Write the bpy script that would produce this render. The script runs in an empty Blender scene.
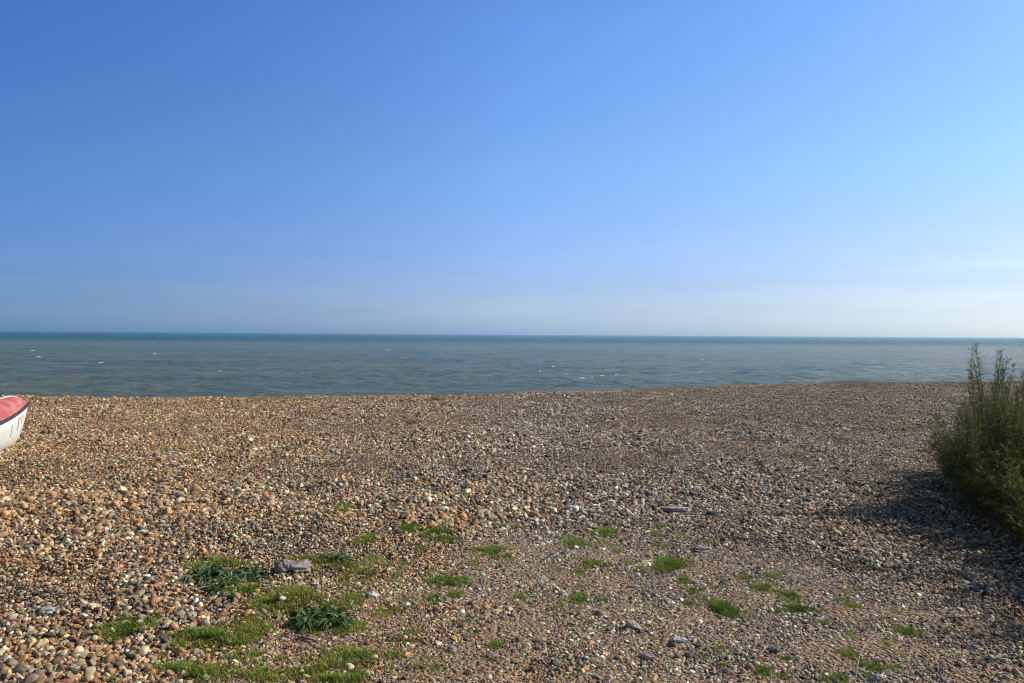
import bpy, bmesh, math, random
import numpy as np
from mathutils import Vector, Matrix, noise

R = math.radians
SC = bpy.context.scene
COL = SC.collection
rng = np.random.default_rng(7)
random.seed(7)

# ------------------------------------------------------------------ camera
F_PX = 780.0                      # focal length in pixels of a 1024 px wide frame
EYE = 1.6
PITCH, ROLL = -0.55, 0.38
cam_d = bpy.data.cameras.new('camera')
cam_d.sensor_width = 36.0
cam_d.lens = F_PX / 1024 * 36.0
cam_d.clip_start = 0.05
cam_d.clip_end = 60000
cam = bpy.data.objects.new('camera', cam_d)
COL.objects.link(cam)
cam.matrix_world = (Matrix.Translation((0, 0, EYE)) @ Matrix.Rotation(R(90 + PITCH), 4, 'X')
                    @ Matrix.Rotation(R(ROLL), 4, 'Z'))
SC.camera = cam

# ------------------------------------------------------------------ sun and sky
SUN_EL, SUN_AZ = 36.0, 76.0       # azimuth measured to the right of the view direction (+Y)
world = bpy.data.worlds.new('World')
SC.world = world
world.use_nodes = True
wn, wl = world.node_tree.nodes, world.node_tree.links
wn.clear()
w_out = wn.new('ShaderNodeOutputWorld')
w_bg = wn.new('ShaderNodeBackground')
w_sky = wn.new('ShaderNodeTexSky')
w_sky.sky_type = 'NISHITA'
w_sky.sun_disc = False
w_sky.sun_elevation = R(SUN_EL)
w_sky.sun_rotation = R(SUN_AZ)
w_sky.altitude = 0
w_sky.air_density = 1.0
w_sky.dust_density = 0.6
w_sky.ozone_density = 2.5
w_bg.inputs['Strength'].default_value = 0.105
# sky tint ramps; in view: deeper blue away from the sun, paler towards it, no yellow band at the horizon
w_tc = wn.new('ShaderNodeTexCoord')
w_sep = wn.new('ShaderNodeSeparateXYZ'); wl.new(w_tc.outputs['Generated'], w_sep.inputs[0])
w_dot = wn.new('ShaderNodeVectorMath'); w_dot.operation = 'DOT_PRODUCT'
wl.new(w_tc.outputs['Generated'], w_dot.inputs[0])
w_dot.inputs[1].default_value = (math.sin(R(SUN_AZ)), math.cos(R(SUN_AZ)), 0)
def w_ramp(src, lo, hi, stops):
    mr = wn.new('ShaderNodeMapRange'); mr.inputs['From Min'].default_value = lo; mr.inputs['From Max'].default_value = hi
    wl.new(src, mr.inputs[0])
    n = wn.new('ShaderNodeValToRGB'); cr = n.color_ramp; cr.interpolation = 'LINEAR'
    while len(cr.elements) < len(stops): cr.elements.new(0.5)
    for e, (p, c) in zip(cr.elements, stops):
        e.position = (p - lo) / (hi - lo); e.color = (*c, 1)
    wl.new(mr.outputs[0], n.inputs[0])
    return n.outputs[0]
w_az = w_ramp(w_dot.outputs['Value'], -1, 1, [(-1, (.75, .70, .72)), (-.6, (.6, .70, .90)), (-.33, (.41, .76, 1.33)), (.0, (.67, 1.04, 1.62)), (.24, (.89, 1.28, 1.86)), (.73, (1.10, 1.42, 1.70)), (1, (1.1, 1.42, 1.55))])  # out of view, away from the sun: neutralised for less blue fill
w_el = w_ramp(w_sep.outputs[2], -.1, 1, [(-.1, (.80, .84, 1.08)), (0.004, (.80, .84, 1.08)), (.03, (.84, .75, .88)), (.06, (.85, .72, .80)), (.13, (.98, .81, .83)), (.2, (1.0, .94, .87)), (.37, (1, 1.01, 1)), (.44, (.95, .92, .88)), (.7, (.62, .46, .29)), (1, (.62, .46, .29))])  # upper sky above the frame darkened and warmed to cut fill light
w_m1 = wn.new('ShaderNodeMix'); w_m1.data_type = 'RGBA'; w_m1.blend_type = 'MULTIPLY'; w_m1.inputs[0].default_value = 1
w_m2 = wn.new('ShaderNodeMix'); w_m2.data_type = 'RGBA'; w_m2.blend_type = 'MULTIPLY'; w_m2.inputs[0].default_value = 1
wl.new(w_sky.outputs[0], w_m1.inputs[6]); wl.new(w_az, w_m1.inputs[7])
wl.new(w_m1.outputs[2], w_m2.inputs[6]); wl.new(w_el, w_m2.inputs[7])
# a thin veil of cirrus low over the sea
w_map = wn.new('ShaderNodeMapping'); w_map.inputs['Scale'].default_value = (2.2, 2.2, 26); w_map.inputs['Rotation'].default_value = (0, R(1.5), 0)
wl.new(w_tc.outputs['Generated'], w_map.inputs[0])
w_no = wn.new('ShaderNodeTexNoise'); w_no.inputs['Scale'].default_value = 1.6; w_no.inputs['Detail'].default_value = 6; w_no.inputs['Roughness'].default_value = 0.6
wl.new(w_map.outputs[0], w_no.inputs['Vector'])
w_nr = w_ramp(w_no.outputs[0], 0, 1, [(.40, (0, 0, 0)), (.72, (.20, .20, .20))])
w_wi = w_ramp(w_sep.outputs[2], 0, 1, [(.0, (.3, .3, .3)), (.03, (1, 1, 1)), (.075, (1, 1, 1)), (.15, (0, 0, 0)), (1, (0, 0, 0))])
w_mm = wn.new('ShaderNodeMath'); w_mm.operation = 'MULTIPLY'; wl.new(w_nr, w_mm.inputs[0]); wl.new(w_wi, w_mm.inputs[1])
w_li = wn.new('ShaderNodeMix'); w_li.data_type = 'RGBA'; w_li.blend_type = 'MULTIPLY'; w_li.inputs[0].default_value = 1
wl.new(w_m2.outputs[2], w_li.inputs[6]); w_li.inputs[7].default_value = (1.6, 1.38, 1.3, 1)
w_m3 = wn.new('ShaderNodeMix'); w_m3.data_type = 'RGBA'; wl.new(w_mm.outputs[0], w_m3.inputs[0])
wl.new(w_m2.outputs[2], w_m3.inputs[6]); wl.new(w_li.outputs[2], w_m3.inputs[7])
wl.new(w_m3.outputs[2], w_bg.inputs[0])
wl.new(w_bg.outputs[0], w_out.inputs[0])

sun_d = bpy.data.lights.new('sun', 'SUN')
sun_d.energy = 5.0
sun_d.angle = R(0.53)
sun_d.color = (1.0, 0.925, 0.81)
sun = bpy.data.objects.new('sun', sun_d)
COL.objects.link(sun)
_sd = Vector((math.sin(R(SUN_AZ)) * math.cos(R(SUN_EL)), math.cos(R(SUN_AZ)) * math.cos(R(SUN_EL)), math.sin(R(SUN_EL))))
sun.rotation_euler = _sd.to_track_quat('Z', 'Y').to_euler()
sun.location = _sd * 50

SC.view_settings.view_transform = 'Standard'
SC.view_settings.look = 'None'
SC.view_settings.exposure = 0.0
SC.view_settings.gamma = 1.0
SC.view_settings.use_curve_mapping = False
SC.cycles.filter_width = 1.05
SC.cycles.max_bounces = 6
SC.cycles.diffuse_bounces = 3

# ------------------------------------------------------------------ helpers
def tag(o, label=None, cat=None, group=None, kind=None):
    if label: o['label'] = label
    if cat: o['category'] = cat
    if group: o['group'] = group
    if kind: o['kind'] = kind
    return o

def link_mesh(name, me, mat=None, parent=None):
    o = bpy.data.objects.new(name, me)
    COL.objects.link(o)
    if mat: me.materials.append(mat)
    if parent: o.parent = parent
    return o

def np_mesh(name, verts, faces, smooth=True):
    """verts (n,3); faces (m,k) all with the same k"""
    me = bpy.data.meshes.new(name)
    verts = np.asarray(verts, dtype=np.float32)
    faces = np.asarray(faces, dtype=np.int32)
    k = faces.shape[1]
    me.vertices.add(len(verts)); me.vertices.foreach_set('co', verts.ravel())
    me.loops.add(faces.size); me.loops.foreach_set('vertex_index', faces.ravel())
    me.polygons.add(len(faces))
    me.polygons.foreach_set('loop_start', np.arange(0, faces.size, k, dtype=np.int32))
    me.polygons.foreach_set('loop_total', np.full(len(faces), k, dtype=np.int32))
    if smooth: me.polygons.foreach_set('use_smooth', np.ones(len(faces), dtype=bool))
    me.update(calc_edges=True)
    me.validate()
    return me

def empty(name, loc=(0, 0, 0), rz=0.0):
    o = bpy.data.objects.new(name, None)
    COL.objects.link(o)
    o.location = loc
    o.rotation_euler = (0, 0, rz)
    return o

class Noise:
    """smooth sum-of-sines noise in about -1..1"""
    def __init__(self, seed, lam_min, lam_max, n=24):
        r = np.random.default_rng(seed)
        lam = np.exp(r.uniform(np.log(lam_min), np.log(lam_max), n))
        a = r.uniform(0, 2 * np.pi, n)
        self.kx = 2 * np.pi / lam * np.cos(a); self.ky = 2 * np.pi / lam * np.sin(a)
        self.p = r.uniform(0, 2 * np.pi, n)
        self.w = lam ** 0.6; self.w /= np.sqrt((self.w ** 2).sum() / 2) * 2
    def __call__(self, x, y):
        x = np.asarray(x, dtype=np.float64); y = np.asarray(y, dtype=np.float64)
        out = np.zeros(np.broadcast(x, y).shape)
        for kx, ky, p, w in zip(self.kx, self.ky, self.p, self.w):
            out += w * np.sin(kx * x + ky * y + p)
        return out

N_BIG = Noise(1, 2.5, 8.0, 18)
N_MID = Noise(2, 0.5, 1.8, 28)
N_FLD = Noise(3, 0.8, 4.0, 24)
N_COL = Noise(4, 0.6, 5.0, 26)
N_FINE = Noise(5, 0.25, 0.8, 24)
N_DIM = Noise(6, 0.35, 1.1, 30)

def sstep(a, b, x):
    t = np.clip((x - a) / (b - a), 0, 1)
    return t * t * (3 - 2 * t)

CREST_X = [-40, -14, -6, -1.5, 1.5, 5.5, 10, 17, 40]
CREST_Y = [17.4, 17.6, 18.3, 19.8, 21.4, 24.0, 26.2, 27.8, 29.5]
SEA_Z = -3.2

def crest(x):
    return np.interp(x, CREST_X, CREST_Y)

def calm(x, y):
    """1 in the trodden sandy hollow in front of the camera, 0 out on the loose shingle"""
    cx = 0.55 + 0.13 * (y - 4)
    d = np.sqrt(((x - cx) / 2.35) ** 2 + ((y - 3.6) / 3.6) ** 2) + 0.16 * N_FLD(x, y)
    return 1 - sstep(0.62, 1.12, d)

def ground_z(x, y):
    x = np.asarray(x, dtype=np.float64); y = np.asarray(y, dtype=np.float64)
    c = calm(x, y)
    z = 0.035 * N_BIG(x, y) + 0.026 * N_MID(x, y) * (1 - 0.7 * c)
    z = z - 0.05 * np.clip(N_DIM(x, y * 0.8) - 0.35, 0, 1) * (1 - 0.7 * c)
    z = z + 0.05 * (1 - sstep(-3.5, -0.6, x)) * sstep(1.0, 4.0, y) - 0.03 * c
    z = z + 0.05 * np.exp(-((y - crest(x) + 0.8) / 1.3) ** 2)
    # beyond the crest the bank falls to the sea
    s = y - crest(x)
    z = z - 0.15 * (np.sqrt(s * s + 0.6) + s) / 2 + 0.02
    return np.maximum(z, -9.0)

_mw = cam.matrix_world.copy()
def ray(px, py):
    d = _mw.to_3x3() @ Vector(((px - 512) / F_PX, (341.5 - py) / F_PX, -1.0))
    return d
def at(px, py, z=None):
    """the point of the beach seen at that pixel (or of the level z)"""
    d = ray(px, py)
    zz = 0.0 if z is None else z
    for _ in range(12):
        t = (zz - EYE) / d.z
        x, y = d.x * t, d.y * t
        if z is None: zz = float(ground_z(x, y))
    return Vector((x, y, zz))

# ------------------------------------------------------------------ materials
def new_mat(name):
    m = bpy.data.materials.new(name)
    m.use_nodes = True
    nt = m.node_tree
    return m, nt, nt.nodes['Principled BSDF']

def N(nt, kind, **kw):
    n = nt.nodes.new(kind)
    for k, v in kw.items():
        if k in n.inputs: n.inputs[k].default_value = v
        else: setattr(n, k, v)
    return n

def ramp(nt, stops, interp='LINEAR'):
    n = nt.nodes.new('ShaderNodeValToRGB')
    cr = n.color_ramp; cr.interpolation = interp
    while len(cr.elements) < len(stops): cr.elements.new(0.5)
    for e, (p, c) in zip(cr.elements, stops):
        e.position = p; e.color = (*c, 1) if len(c) == 3 else c
    return n

def mix(nt, a, b, fac, blend='MIX'):
    n = nt.nodes.new('ShaderNodeMix'); n.data_type = 'RGBA'; n.blend_type = blend
    for sock, v in ((0, fac), (6, a), (7, b)):
        if hasattr(v, 'is_output'): nt.links.new(v, n.inputs[sock])
        elif sock == 0: n.inputs[0].default_value = v
        else: n.inputs[sock].default_value = (*v, 1)
    return n.outputs[2]

# pebble stone: base colour comes with each stone
def pebble_material():
    m, nt, b = new_mat('flint_pebble')
    L = nt.links
    at_ = N(nt, 'ShaderNodeAttribute'); at_.attribute_type = 'INSTANCER'; at_.attribute_name = 'stone_col'
    oi = N(nt, 'ShaderNodeObjectInfo')
    tc = N(nt, 'ShaderNodeTexCoord')
    off = N(nt, 'ShaderNodeVectorMath', operation='MULTIPLY_ADD')
    L.new(oi.outputs['Random'], off.inputs[0]); off.inputs[1].default_value = (37, 91, 53)
    L.new(tc.outputs['Object'], off.inputs[2])
    n1 = N(nt, 'ShaderNodeTexNoise', Scale=1.3, Detail=4.0, Roughness=0.6)
    L.new(off.outputs[0], n1.inputs['Vector'])
    r1 = ramp(nt, [(0.3, (0.62, 0.60, 0.60)), (0.5, (1.0, 1.0, 1.0)), (0.72, (1.35, 1.28, 1.18))])
    L.new(n1.outputs['Fac'], r1.inputs[0])
    c = mix(nt, at_.outputs['Color'], r1.outputs[0], 1.0, 'MULTIPLY')
    n2 = N(nt, 'ShaderNodeTexNoise', Scale=6.0, Detail=3.0)
    L.new(off.outputs[0], n2.inputs['Vector'])
    r2 = ramp(nt, [(0.56, (0, 0, 0)), (0.66, (1, 1, 1))])
    L.new(n2.outputs['Fac'], r2.inputs[0])
    ml = N(nt, 'ShaderNodeMath', operation='MULTIPLY'); ml.inputs[1].default_value = 0.35
    L.new(r2.outputs[0], ml.inputs[0])
    c2 = mix(nt, c, (0.46, 0.41, 0.34), ml.outputs[0])
    L.new(c2, b.inputs['Base Color'])
    n3 = N(nt, 'ShaderNodeTexNoise', Scale=3.5, Detail=5.0, Roughness=0.65); L.new(off.outputs[0], n3.inputs['Vector'])
    bp = N(nt, 'ShaderNodeBump', Strength=0.55, Distance=0.006); L.new(n3.outputs['Fac'], bp.inputs['Height']); L.new(bp.outputs[0], b.inputs['Normal'])
    b.inputs['Roughness'].default_value = 0.62
    b.inputs['Specular IOR Level'].default_value = 0.35
    return m

def rock_material(name, c0, c1, scale=9.0):
    m, nt, b = new_mat(name)
    L = nt.links
    tc = N(nt, 'ShaderNodeTexCoord')
    n1 = N(nt, 'ShaderNodeTexNoise', Scale=scale, Detail=6.0, Roughness=0.65)
    L.new(tc.outputs['Object'], n1.inputs['Vector'])
    r1 = ramp(nt, [(0.33, c0), (0.66, c1)])
    L.new(n1.outputs['Fac'], r1.inputs[0])
    L.new(r1.outputs[0], b.inputs['Base Color'])
    bp = N(nt, 'ShaderNodeBump', Strength=0.5, Distance=0.006)
    n2 = N(nt, 'ShaderNodeTexNoise', Scale=scale * 7, Detail=4.0)
    L.new(tc.outputs['Object'], n2.inputs['Vector'])
    L.new(n2.outputs['Fac'], bp.inputs['Height']); L.new(bp.outputs[0], b.inputs['Normal'])
    b.inputs['Roughness'].default_value = 0.75
    return m

def ground_material():
    m, nt, b = new_mat('sand_and_grit')
    L = nt.links
    tc = N(nt, 'ShaderNodeTexCoord')
    # grit: cells in the colours of the flints
    v = N(nt, 'ShaderNodeTexVoronoi', Scale=42.0)
    L.new(tc.outputs['Object'], v.inputs['Vector'])
    sep = N(nt, 'ShaderNodeSeparateColor'); L.new(v.outputs['Color'], sep.inputs[0])
    grit = ramp(nt, [(0.0, (0.05, 0.04, 0.03)), (0.2, (0.15, 0.11, 0.07)), (0.4, (0.36, 0.24, 0.11)), (0.6, (0.14, 0.12, 0.10)),
                     (0.8, (0.30, 0.22, 0.13)), (1.0, (0.50, 0.42, 0.28))])
    L.new(sep.outputs[0], grit.inputs[0])
    n1 = N(nt, 'ShaderNodeTexNoise', Scale=1.7, Detail=5.0, Roughness=0.6)
    L.new(tc.outputs['Object'], n1.inputs['Vector'])
    n3 = N(nt, 'ShaderNodeTexNoise', Scale=70.0, Detail=3.0)
    L.new(tc.outputs['Object'], n3.inputs['Vector'])
    soil = ramp(nt, [(0.3, (0.12, 0.075, 0.045)), (0.5, (0.25, 0.165, 0.10)), (0.7, (0.46, 0.33, 0.21))])
    L.new(n3.outputs['Fac'], soil.inputs[0])
    a = N(nt, 'ShaderNodeAttribute'); a.attribute_name = 'calm'
    ad = N(nt, 'ShaderNodeMath', operation='MULTIPLY_ADD'); L.new(n1.outputs['Fac'], ad.inputs[0]); ad.inputs[1].default_value = 1.2
    sb = N(nt, 'ShaderNodeMath', operation='ADD'); L.new(a.outputs['Fac'], sb.inputs[0]); sb.inputs[1].default_value = -0.75
    L.new(sb.outputs[0], ad.inputs[2])
    fr = ramp(nt, [(0.25, (0, 0, 0)), (0.6, (1, 1, 1))]); L.new(ad.outputs[0], fr.inputs[0])
    c = mix(nt, grit.outputs[0], soil.outputs[0], fr.outputs[0])
    L.new(c, b.inputs['Base Color'])
    bp = N(nt, 'ShaderNodeBump', Strength=1.0, Distance=0.02); bp.invert = True
    L.new(v.outputs['Distance'], bp.inputs['Height'])
    bp2 = N(nt, 'ShaderNodeBump', Strength=0.6, Distance=0.004)
    L.new(n3.outputs['Fac'], bp2.inputs['Height']); L.new(bp.outputs[0], bp2.inputs['Normal'])
    L.new(bp2.outputs[0], b.inputs['Normal'])
    b.inputs['Roughness'].default_value = 0.9
    b.inputs['Specular IOR Level'].default_value = 0.2
    return m

def leaf_material(name, cols, trans=0.25, rough=0.55):
    m, nt, b = new_mat(name)
    L = nt.links
    a = N(nt, 'ShaderNodeAttribute'); a.attribute_name = 'tint'
    r = ramp(nt, cols); L.new(a.outputs['Fac'], r.inputs[0])
    L.new(r.outputs[0], b.inputs['Base Color'])
    b.inputs['Roughness'].default_value = rough
    b.inputs['Specular IOR Level'].default_value = 0.25
    tr = N(nt, 'ShaderNodeBsdfTranslucent'); L.new(r.outputs[0], tr.inputs['Color'])
    ms = N(nt, 'ShaderNodeMixShader'); ms.inputs[0].default_value = trans
    out = nt.nodes['Material Output']
    L.new(b.outputs[0], ms.inputs[1]); L.new(tr.outputs[0], ms.inputs[2]); L.new(ms.outputs[0], out.inputs[0])
    return m

def water_material():
    m, nt, b = new_mat('sea_water')
    L = nt.links
    tc = N(nt, 'ShaderNodeTexCoord')
    sp = N(nt, 'ShaderNodeSeparateXYZ'); L.new(tc.outputs['Object'], sp.inputs[0])
    # silty inshore water, clearer teal water offshore
    nz = N(nt, 'ShaderNodeTexNoise', Scale=1.0, Detail=3.0)
    mp0 = N(nt, 'ShaderNodeMapping'); mp0.inputs['Scale'].default_value = (0.004, 0.012, 1)
    L.new(tc.outputs['Object'], mp0.inputs[0]); L.new(mp0.outputs[0], nz.inputs['Vector'])
    wob = N(nt, 'ShaderNodeMath', operation='MULTIPLY_ADD'); L.new(nz.outputs['Fac'], wob.inputs[0]); wob.inputs[1].default_value = 160; L.new(sp.outputs[1], wob.inputs[2])
    mr = N(nt, 'ShaderNodeMapRange'); mr.inputs['From Min'].default_value = 400; mr.inputs['From Max'].default_value = 620
    L.new(wob.outputs[0], mr.inputs[0])
    # sand-stirred streaks close in
    mp1 = N(nt, 'ShaderNodeMapping'); mp1.inputs['Scale'].default_value = (0.03, 0.16, 1)
    n1 = N(nt, 'ShaderNodeTexNoise', Scale=1.0, Detail=4.0)
    L.new(tc.outputs['Object'], mp1.inputs[0]); L.new(mp1.outputs[0], n1.inputs['Vector'])
    near = ramp(nt, [(0.36, (0.080, 0.145, 0.115)), (0.62, (0.175, 0.195, 0.120))])
    L.new(n1.outputs['Fac'], near.inputs[0])
    c = mix(nt, near.outputs[0], (0.003, 0.085, 0.085), mr.outputs[0])
    mp2 = N(nt, 'ShaderNodeMapping'); mp2.inputs['Scale'].default_value = (0.45, 0.95, 1)
    n2 = N(nt, 'ShaderNodeTexNoise', Scale=1.0, Detail=9.0, Roughness=0.7)
    L.new(tc.outputs['Object'], mp2.inputs[0]); L.new(mp2.outputs[0], n2.inputs['Vector'])
    bp = N(nt, 'ShaderNodeBump', Strength=1.0, Distance=1.2)
    L.new(n2.outputs['Fac'], bp.inputs['Height'])
    df = N(nt, 'ShaderNodeBsdfDiffuse'); L.new(c, df.inputs['Color']); L.new(bp.outputs[0], df.inputs['Normal'])
    gl = N(nt, 'ShaderNodeBsdfGlossy', Roughness=0.11); L.new(bp.outputs[0], gl.inputs['Normal']); gl.inputs['Color'].default_value = (1, 1, 1, 1)
    fr = N(nt, 'ShaderNodeFresnel', IOR=1.33); L.new(bp.outputs[0], fr.inputs['Normal'])
    # the average facet of a rough sea mirrors well under a flat sheet of water
    sc_ = N(nt, 'ShaderNodeMapRange'); sc_.inputs['To Min'].default_value = 1.45; sc_.inputs['To Max'].default_value = 1.15
    L.new(mr.outputs[0], sc_.inputs[0])
    mu = N(nt, 'ShaderNodeMath', operation='MULTIPLY'); mu.use_clamp = True; L.new(fr.outputs[0], mu.inputs[0]); L.new(sc_.outputs[0], mu.inputs[1])
    ms = N(nt, 'ShaderNodeMixShader'); L.new(mu.outputs[0], ms.inputs[0]); L.new(df.outputs[0], ms.inputs[1]); L.new(gl.outputs[0], ms.inputs[2])
    L.new(ms.outputs[0], nt.nodes['Material Output'].inputs[0]); nt.nodes.remove(b)
    return m

# ------------------------------------------------------------------ beach sheet
def make_beach():
    def axis(pts):
        out = []
        for a, b_, st in pts: out.append(np.arange(a, b_, st))
        return np.concatenate(out + [[pts[-1][1]]])
    xs = axis([(-400, -60, 20), (-60, -18, 2), (-18, 18, 0.12), (18, 60, 2), (60, 400, 20)])
    ys = axis([(-60, -6, 2), (-6, 1.5, 0.3), (1.5, 10, 0.07), (10, 30, 0.14), (30, 75, 1.5)])
    X, Y = np.meshgrid(xs, ys)
    Z = ground_z(X, Y)
    near = (np.abs(X) < 18) & (Y < 30) & (Y > -6)
    Z = Z + np.where(near, 0.006 * N_FINE(X, Y), 0) - 0.012 * (1 - calm(X, Y))
    v = np.stack([X.ravel(), Y.ravel(), Z.ravel()], 1)
    nx, ny = len(xs), len(ys)
    i = np.arange(nx * ny).reshape(ny, nx)
    f = np.stack([i[:-1, :-1].ravel(), i[:-1, 1:].ravel(), i[1:, 1:].ravel(), i[1:, :-1].ravel()], 1)
    me = np_mesh('beach', v, f)
    at_ = me.attributes.new('calm', 'FLOAT', 'POINT')
    at_.data.foreach_set('value', calm(X, Y).ravel().astype(np.float32))
    o = link_mesh('beach', me, ground_material())
    tag(o, kind='structure')
make_beach()

# ------------------------------------------------------------------ sea
def sea_waves(x, y, d):
    r = np.random.default_rng(11)
    z = np.zeros_like(x)
    for k in range(60):
        lam = np.exp(r.uniform(np.log(0.8), np.log(6)))
        a = R(-90 + r.normal(18, 30))
        kx, ky = 2 * np.pi / lam * math.cos(a), 2 * np.pi / lam * math.sin(a)
        amp = 0.011 * lam ** 0.85
        ph = kx * x + ky * y + r.uniform(0, 6.28)
        z += amp * (np.sin(ph) + 0.25 * np.sin(2 * ph + 0.5)) * np.clip(1 - d / (lam * 160), 0, 1)
    return z * 1.0

def make_sea():
    ds = [24.0]
    while ds[-1] < 14000:
        d = ds[-1]; ds.append(d + max(0.30, d * d / 4.8 / 780 * 0.18 if d < 900 else d * 0.12))
    ds = np.array(ds)
    an = np.linspace(-1.5, 1.5, 1500)         # tangent of the bearing
    D, T = np.meshgrid(ds, an, indexing='ij')
    X, Y = D * T, D.copy()
    Z = SEA_Z + sea_waves(X, Y, D)
    v = np.stack([X.ravel(), Y.ravel(), Z.ravel()], 1)
    ny, nx = X.shape
    i = np.arange(nx * ny).reshape(ny, nx)
    f = np.stack([i[:-1, :-1].ravel(), i[:-1, 1:].ravel(), i[1:, 1:].ravel(), i[1:, :-1].ravel()], 1)
    # wide wings so that the sea also fills the sides
    k = len(v)
    w = np.array([[-30000, 24, SEA_Z], [24 * -1.5, 24, SEA_Z], [14000 * -1.5, 14000, SEA_Z], [-30000, 14000, SEA_Z],
                  [24 * 1.5, 24, SEA_Z], [30000, 24, SEA_Z], [30000, 14000, SEA_Z], [14000 * 1.5, 14000, SEA_Z]])
    v = np.concatenate([v, w]); f = np.concatenate([f, [[k, k + 1, k + 2, k + 3], [k + 4, k + 5, k + 6, k + 7]]])
    o = link_mesh('sea', np_mesh('sea', v, f), water_material())
    tag(o, kind='structure')
make_sea()

# whitecaps: thin lumpy rafts of foam on the crests
def make_foam():
    spots = [(582, 378, 9), (592, 377, 4), (601, 376.5, 7), (617, 376, 5), (553, 366, 5), (566, 374, 3), (366, 362, 5), (301, 365.5, 8),
             (33, 350, 9), (40, 357, 7), (99, 337, 5), (155, 354, 6), (100, 362, 6), (219, 371, 6), (160, 336.5, 3),
             (388, 350, 7), (355, 342, 4), (471, 362, 5), (540, 372, 5), (462, 338, 3), (703, 359, 4), (871, 353, 5),
             (832, 363, 4), (753, 364, 3), (672, 346, 3), (914, 372, 5), (250, 347, 4), (545, 389, 9), (420, 381, 6),
             (700, 373, 4), (480, 347, 3), (610, 352, 3)]
    vs, fs = [], []
    r = np.random.default_rng(5)
    for px, py, wpx in spots[:22] + spots[-3:]:
        wpx *= 0.8
        p = at(px, py, SEA_Z + 0.12)
        d = p.y
        if d <= 0 or d > 3000: continue
        half = wpx * d / F_PX / 2 * 0.8
        for q in range(3):
            n = 14
            ox, oy = r.normal(0, half * 0.35), r.normal(0, half * 0.5)
            L_, W_ = half * r.uniform(0.5, 1.1), half * r.uniform(0.08, 0.2) * (1 + d / 150)
            k = len(vs)
            cx, cy = p.x + ox, p.y + oy
            wz = float(sea_waves(np.array([cx]), np.array([cy]), np.array([cy]))[0]) + SEA_Z + 0.04
            vs.append((cx, cy, wz + 0.12))
            for i in range(n):
                a = 2 * math.pi * i / n; g = r.uniform(0.6, 1.15)
                vs.append((cx + L_ * g * math.cos(a), cy + W_ * g * math.sin(a), wz - 0.02 + 0.08 * r.random()))
            for i in range(n): fs.append((k, k + 1 + i, k + 1 + (i + 1) % n))
    m, nt, b = new_mat('sea_foam')
    b.inputs['Base Color'].default_value = (0.62, 0.65, 0.64, 1); b.inputs['Roughness'].default_value = 0.9
    o = link_mesh('sea_foam', np_mesh('sea_foam', vs, fs), m)
    tag(o, 'small white crests of foam scattered over the sea', 'foam', kind='stuff')
make_foam()

# ------------------------------------------------------------------ pebbles
def pebble_mesh(k, angular):
    bm = bmesh.new()
    bmesh.ops.create_icosphere(bm, subdivisions=3, radius=1.0)
    r = random.Random(100 + k)
    ax = [Vector((r.gauss(0, 1), r.gauss(0, 1), r.gauss(0, 1))).normalized() for _ in range(7)]
    cut = [r.uniform(0.45, 0.85) for _ in ax]
    lump = [(Vector((r.gauss(0, 1), r.gauss(0, 1), r.gauss(0, 1))).normalized(), r.uniform(-0.16, 0.16)) for _ in range(6)]
    for v in bm.verts:
        p = v.co.copy()
        s = 1.0
        for a, h in lump:
            s += h * max(0, p.dot(a)) ** 2
        p *= s
        for a, c in zip(ax[:5 if angular else 2], cut):
            d = p.dot(a)
            if d > c: p -= a * (d - c) * (0.95 if angular else 0.75)
        v.co = p
    me = bpy.data.meshes.new('pebble_shape')
    bm.to_mesh(me); bm.free()
    me.polygons.foreach_set('use_smooth', np.ones(len(me.polygons), dtype=bool))
    return me

PALETTE = np.array([
    [0.36, 0.24, 0.14],    # tan flint
    [0.42, 0.235, 0.11],   # orange brown
    [0.25, 0.13, 0.08],   # rust
    [0.25, 0.225, 0.20],    # grey
    [0.085, 0.08, 0.085],  # black flint
    [0.62, 0.57, 0.49],    # chalky white
    [0.50, 0.41, 0.28],    # cream
    [0.26, 0.265, 0.275],    # blue grey
    [0.17, 0.13, 0.105],   # brown
    [0.42, 0.36, 0.30]])   # light warm grey
W_WARM = np.array([0.25, 0.14, 0.09, 0.09, 0.07, 0.06, 0.13, 0.02, 0.12, 0.05])
W_COOL = np.array([0.15, 0.04, 0.07, 0.17, 0.11, 0.12, 0.08, 0.06, 0.13, 0.13])

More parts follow.
